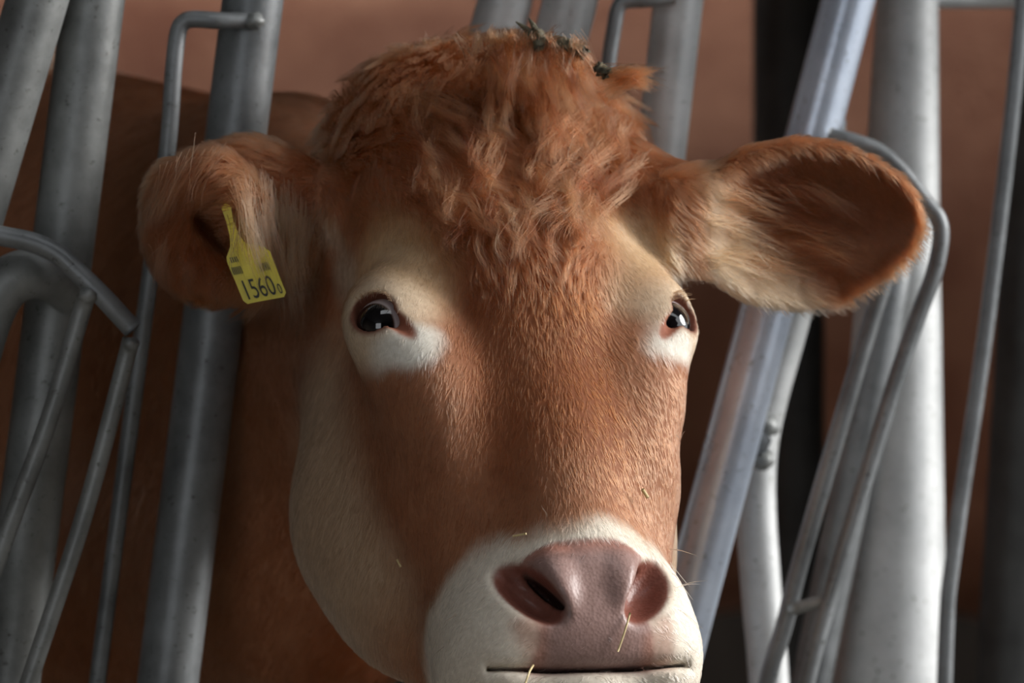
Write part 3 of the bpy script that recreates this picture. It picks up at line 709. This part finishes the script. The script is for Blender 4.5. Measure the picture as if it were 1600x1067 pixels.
# ------------------------------------------------------------------ the cow standing side-on behind
def far_cow(p):
    d = ell(p, (0.05,3.0,1.08), (0.80,0.36,0.42))
    d = smin(d, ell(p, (-0.62,3.0,1.20), (0.34,0.30,0.34)), 0.15)
    d = smin(d, ell(p, (0.72,3.0,1.10), (0.34,0.30,0.44)), 0.15)
    d = smin(d, cone(p, (-0.75,3.0,1.42), (0.95,3.0,1.40), 0.10, 0.13), 0.15)
    d = smin(d, cone(p, (0.85,3.0,1.20), (1.35,2.95,1.30), 0.24, 0.15), 0.12)
    d = smin(d, cone(p, (1.35,2.95,1.32), (1.68,2.9,1.08), 0.13, 0.075), 0.06)
    for z in (2.86, 3.14):
        d = smin(d, cone(p, (1.32,z,1.44), (1.30,z+(z-3.0)*0.9,1.46), 0.03, 0.02), 0.03)
        for x, k in ((0.78,0), (-0.72,1)):
            d = smin(d, cone(p, (x,z,0.85), (x+0.04*k,z,0.46), 0.13, 0.065), 0.08)
            d = smin(d, cone(p, (x+0.04*k-0.05*k,z,0.46), (x-0.02*k,z,0.06), 0.058, 0.044), 0.03)
            d = smin(d, cone(p, (x,z,0.05), (x+0.05,z,0.045), 0.05, 0.045), 0.02)
    d = smin(d, cone(p, (-0.93,3.0,1.38), (-0.98,3.0,0.75), 0.03, 0.025), 0.05)
    return d
V2, F2 = surface_nets(far_cow, axis([(-1.15,0.026),(1.85,None)]), axis([(2.5,0.026),(3.5,None)]), axis([(-0.02,0.026),(1.7,None)]))
c2 = (0.05,3.0,0.0)
cow2 = empty('cow', c2); tag(cow2, 'brown cow standing side-on behind the fence, blurred in the background', 'cow')
m, nt, b = mat('background_hide'); n = noise(nt, 5, 6, 0.6); c = ramp(nt, n.outputs[0], [(0.32, (0.26,0.088,0.042)), (0.68, (0.48,0.215,0.12))])
nt.links.new(c.outputs[0], b.inputs['Base Color']); b.inputs['Roughness'].default_value = 0.8; n2 = noise(nt, 150, 3, stretch=(1,1,0.3)); bump(nt, b, n2.outputs[0], 0.6, 0.01); M['hide2'] = m
link('body', np_mesh('body', V2-np.array(c2), F2), M['hide2'], cow2)

# dark pillar of the pen
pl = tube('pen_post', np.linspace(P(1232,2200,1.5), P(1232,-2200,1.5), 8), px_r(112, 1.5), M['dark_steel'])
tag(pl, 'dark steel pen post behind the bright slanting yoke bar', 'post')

# ------------------------------------------------------------------ locks, lashes and whiskers
PRX = 800+FPX*V[:,0]/(V[:,1]+4.0); PRY = 533.5-FPX*(V[:,2]-CAM[2])/(V[:,1]+4.0)
def S(px, py, lift=0.0):
    """nearest point of the animal's surface seen at px,py, raised along its normal"""
    m_ = (np.abs(PRX-px) < 9) & (np.abs(PRY-py) < 9)
    if not m_.any(): return P(px, py, 0.1)
    ii = np.flatnonzero(m_); i = ii[np.argmin(V[ii,1])]
    return P(px, py, V[i,1])+N[i]*lift
def locks(name, lst, seed, npt=7):
    """(root, mid, tip, strands, root spread, tip spread, colour, radius, waviness)"""
    r_ = np.random.default_rng(seed); PT, RD, CO = [], [], []
    t = np.linspace(0, 1, npt)
    for a_, b_, c_, n_, rs, ts, colr, rad, wv in lst:
        for _ in range(n_):
            o0 = r_.normal(0, rs, 3); o2 = r_.normal(0, ts, 3); k = 0.75+0.4*r_.random(); ph = r_.random()*0.8
            A = a_+o0; Bm = b_+(o0+o2)/2; Cc = a_+(c_-a_)*k+o2
            q = ((1-t)**2)[:,None]*A+(2*t*(1-t))[:,None]*Bm+(t**2)[:,None]*Cc
            q[:,0] += wv*np.sin(ph+t*7)*t; q[:,2] += wv*0.4*np.cos(ph+t*6)*t
            PT.append(q); RD.append(rad*np.interp(t, [0,0.6,1], [1,0.8,0.15])); CO.append(np.array(colr)*(0.75+0.5*r_.random()))
    PT = np.array(PT); n_ = len(PT); cu = bpy.data.hair_curves.new(name); cu.add_curves([npt]*n_)
    cu.attributes['position'].data.foreach_set('vector', (PT-np.array(cow.location)).astype(np.float32).ravel())
    ra = cu.attributes.get('radius') or cu.attributes.new('radius', 'FLOAT', 'POINT'); ra.data.foreach_set('value', np.array(RD).astype(np.float32).ravel())
    ca = cu.attributes.new('fur_colour', 'FLOAT_COLOR', 'CURVE'); ca.data.foreach_set('color', np.c_[np.clip(np.array(CO),0,1), np.ones(n_)].astype(np.float32).ravel())
    o = bpy.data.objects.new(name, cu); COL.objects.link(o); o.parent = cow; cu.materials.append(M['fur']); return tag(o, kind='stuff')
RED = (0.27,0.115,0.058); DRK = (0.17,0.062,0.03); PAL = (0.21,0.135,0.08); TAN = (0.36,0.18,0.10)
L_ = []
rl = random.Random(4)
# forelock falling from the poll
for i in range(46):
    x = rl.uniform(770, 905); y = rl.uniform(55, 130); x2 = x+rl.uniform(-28, 22); y2 = y+rl.uniform(70, 120)
    a_ = S(x, y, 0.004); c_ = S(x2, y2, 0.024); b_ = (a_+c_)/2+np.array([0,-0.022,0.006])
    L_.append((a_, b_, c_, 46, 0.0036, 0.0030, rl.choice([RED,RED,TAN,DRK]), 0.00024, 0.0022))
# locks over the forehead, sweeping to the middle and down
for i in range(120):
    y = rl.uniform(140, 360); hw_ = np.interp(y, [140,250,360], [205,190,110]); x = 825+rl.uniform(-hw_, hw_); s_ = (835-x)/200
    x2 = x+s_*45+rl.uniform(-42, 42); y2 = y+rl.uniform(35, 80)
    a_ = S(x, y, 0.003); c_ = S(x2, y2, 0.013); b_ = (a_+c_)/2+np.array([rl.uniform(-.008,.008),-0.012,0.003])
    L_.append((a_, b_, c_, 40, 0.0042, 0.0032, rl.choice([RED,TAN,TAN,DRK]), 0.00022, 0.0022))
# tuft flicking out at the right of the poll
for i in range(9):
    a_ = S(955+rl.uniform(-12,14), 120+rl.uniform(-14,26), 0.002); c_ = P(1024+rl.uniform(-16,6), 112+rl.uniform(-8,34), a_[1]-0.005)
    L_.append((a_, (a_+c_)/2+np.array([0,-0.004,0.006]), c_, 34, 0.0040, 0.0020, RED, 0.0003, 0.001))
# ragged hair along the top of the poll
for i in range(30):
    x = rl.uniform(600, 930); y = np.interp(x, [600,660,760,860,930], [112,80,62,66,92])
    a_ = S(x, y+14, 0.002); c_ = P(x+rl.uniform(-22,30), y-rl.uniform(8,22), a_[1]-0.01)
    L_.append((a_, (a_+c_)/2+np.array([0,-0.004,0.006]), c_, 16, 0.003, 0.002, rl.choice([RED,DRK,TAN]), 0.0003, 0.0015))
locks('forelock', L_, 21)
# hair of the folded ear, part of it hanging over the tag
L_ = []
for x, y, x2, y2, n_, c in ((384,300,408,440,40,TAN),(392,320,414,436,34,PAL),(376,290,402,400,40,TAN),(372,330,372,425,14,PAL),(425,300,436,470,60,PAL),(445,300,450,500,70,PAL),(462,320,462,500,60,PAL),(478,330,474,470,50,PAL),(410,280,424,420,60,TAN),(300,255,250,350,40,RED),(330,245,292,330,40,RED),(270,280,232,360,40,RED),(260,370,250,440,40,RED),(300,400,292,450,60,DRK),(340,420,340,470,40,DRK)):
    a_ = S(x, y, 0.001); c_ = P(x2, y2, min(a_[1], 0.09)-0.012 if not 370 < x < 400 else 0.046)
    L_.append((a_, (a_+c_)/2+np.array([0,-0.012,0.008]), c_, n_, 0.0055, 0.005, c, 0.00025, 0.002))
for i in range(46):
    x = rl.uniform(1100, 1260); y = rl.uniform(270, 420); k = (x-1100)/160
    x2 = x+rl.uniform(60, 110); y2 = y+rl.uniform(5, 60)
    a_ = S(x, y, 0.0015); c_ = S(min(x2,1400), min(y2,450), 0.009)
    L_.append((a_, (a_+c_)/2+np.array([0,-0.008,0.004]), c_, 14, 0.004, 0.005, rl.choice([(0.42,0.31,0.2),(0.30,0.16,0.08)] if k < 0.4 and y > 335 else [(0.30,0.13,0.06),(0.20,0.07,0.03),(0.13,0.045,0.02)]), 0.00022, 0.0015))
locks('ear_hair', L_, 22)
# lashes and whiskers
L_ = []
for sgn, E_ in ((-1, LEFT_EYE), (1, RIGHT_EYE)):
    for u_ in np.linspace(-0.012, 0.018, 16):
        q = EYE+EU*u_+EV*(math.sqrt(max(0.0198**2-u_*u_, 0))-0.0040+0.001)+EOUT*0.022
        t_ = q+EOUT*0.013+EV*0.002-np.array([0,0,0.006]); mir = np.array([sgn,1,1])
        a_, c_ = fromF(q*mir), fromF(t_*mir); L_.append((a_, (a_+c_)/2+np.array([0,0,0.003]), c_, 3, 0.0006, 0.001, (0.30,0.16,0.08), 0.00018, 0))
locks('eyelashes', L_, 23)
L_ = []
for x, y, x2, y2 in ((1046,858,1085,866),(1050,880,1078,920),(1054,895,1086,935),(1068,1000,1100,1030),(1070,1010,1092,1045),(1062,950,1096,980),(1060,920,1090,915),(760,880,740,905),(720,960,690,980),(700,1010,672,1040),(1066,690,1072,676),(860,810,852,792)):
    a_ = S(x-4, y, 0.001); c_ = P(x2, y2, a_[1]-0.012); L_.append((a_, (a_+c_)/2+np.array([0,-0.004,0.003]), c_, 2, 0.001, 0.003, (0.62,0.52,0.40), 0.00022, 0.0005))
locks('whiskers', L_, 24)

# ------------------------------------------------------------------ mud and straw on the cow
m, nt, b = mat('dried_mud'); n = noise(nt, 180, 5); c = ramp(nt, n.outputs[0], [(0.35, (0.035,0.03,0.02)), (0.65, (0.16,0.14,0.09))])
nt.links.new(c.outputs[0], b.inputs['Base Color']); b.inputs['Roughness'].default_value = 0.9; bump(nt, b, n.outputs[0], 0.8, 0.003); M['mud'] = m
m, nt, b = mat('dry_straw'); n = noise(nt, 120, 3); c = ramp(nt, n.outputs[0], [(0.3, (0.45,0.33,0.14)), (0.7, (0.68,0.55,0.30))])
nt.links.new(c.outputs[0], b.inputs['Base Color']); b.inputs['Roughness'].default_value = 0.6; M['straw'] = m
def mud(label, pts, spikes=()):
    """a lumpy crust along a short path, with stiff spikes of caked hair"""
    o = empty('mud_clump', tuple(pts[0])); tag(o, label, 'mud clump', 'mud caked on the cow head')
    path = smooth_path(pts, 6); rg = np.random.default_rng(int(pts[0][0]*1e4) % 999); v, f = tube_geo(path-pts[0], 0.0045, 12)
    v = np.array(v); v += rg.normal(0, 0.0011, v.shape); link('crust', pymesh('crust', v, f), M['mud'], o)
    for a_, c_ in spikes:
        pt = smooth_path([a_, (np.array(a_)+c_)/2+np.array([0.002,0,0.002]), c_], 5)-pts[0]; v, f = tube_geo(pt, [0.0042,0.003,0.0006], 8)
        link('spike', pymesh('spike', v, f), M['mud'], o)
A_ = [S(834,92,0.020), S(838,72,0.022), S(852,66,0.020), S(875,66,0.018), S(898,76,0.016), S(914,84,0.014)]
y0 = A_[1][1]
mud('grey-green crust of dried mud on top of the cow head', A_, [(A_[1], P(806,34,y0)), (A_[1], P(826,28,y0)), (A_[1]+np.array([0.002,0,0]), P(832,40,y0-0.004))])
B_ = [S(932,104,0.016), S(944,112,0.016), S(950,118,0.014)]
mud('small dark mud spot beside the tuft at the right of the poll', B_)
def straw(label, pts, rr=0.0008):
    o = tube('straw', smooth_path(pts, 5), rr, M['straw']); tag(o, label, 'straw', 'bits of straw on the cow face')
straw('pale straw hanging from the nostril on the right', [S(983,958,0.001), S(974,985,0.003), S(963,1016,0.003)])
straw('long thin straw sticking out of the closed mouth', [S(832,1036,0.003), P(827,1050,-0.165), P(820,1070,-0.17)])
straw('tiny straw crumb on the nose bridge above the muzzle', [S(994,768,0.006), S(1002,780,0.006)], 0.0014)
straw('tiny straw crumb on the shaded cheek', [S(630,872,0.006), S(636,884,0.006)], 0.0009)
straw('short straw lying across the top of the muzzle at the left', [S(806,846,0.006), S(826,842,0.006)], 0.0008)
straw('short straw on the poll beside the flicked tuft', [S(966,122,0.022), S(978,128,0.022)], 0.0010)
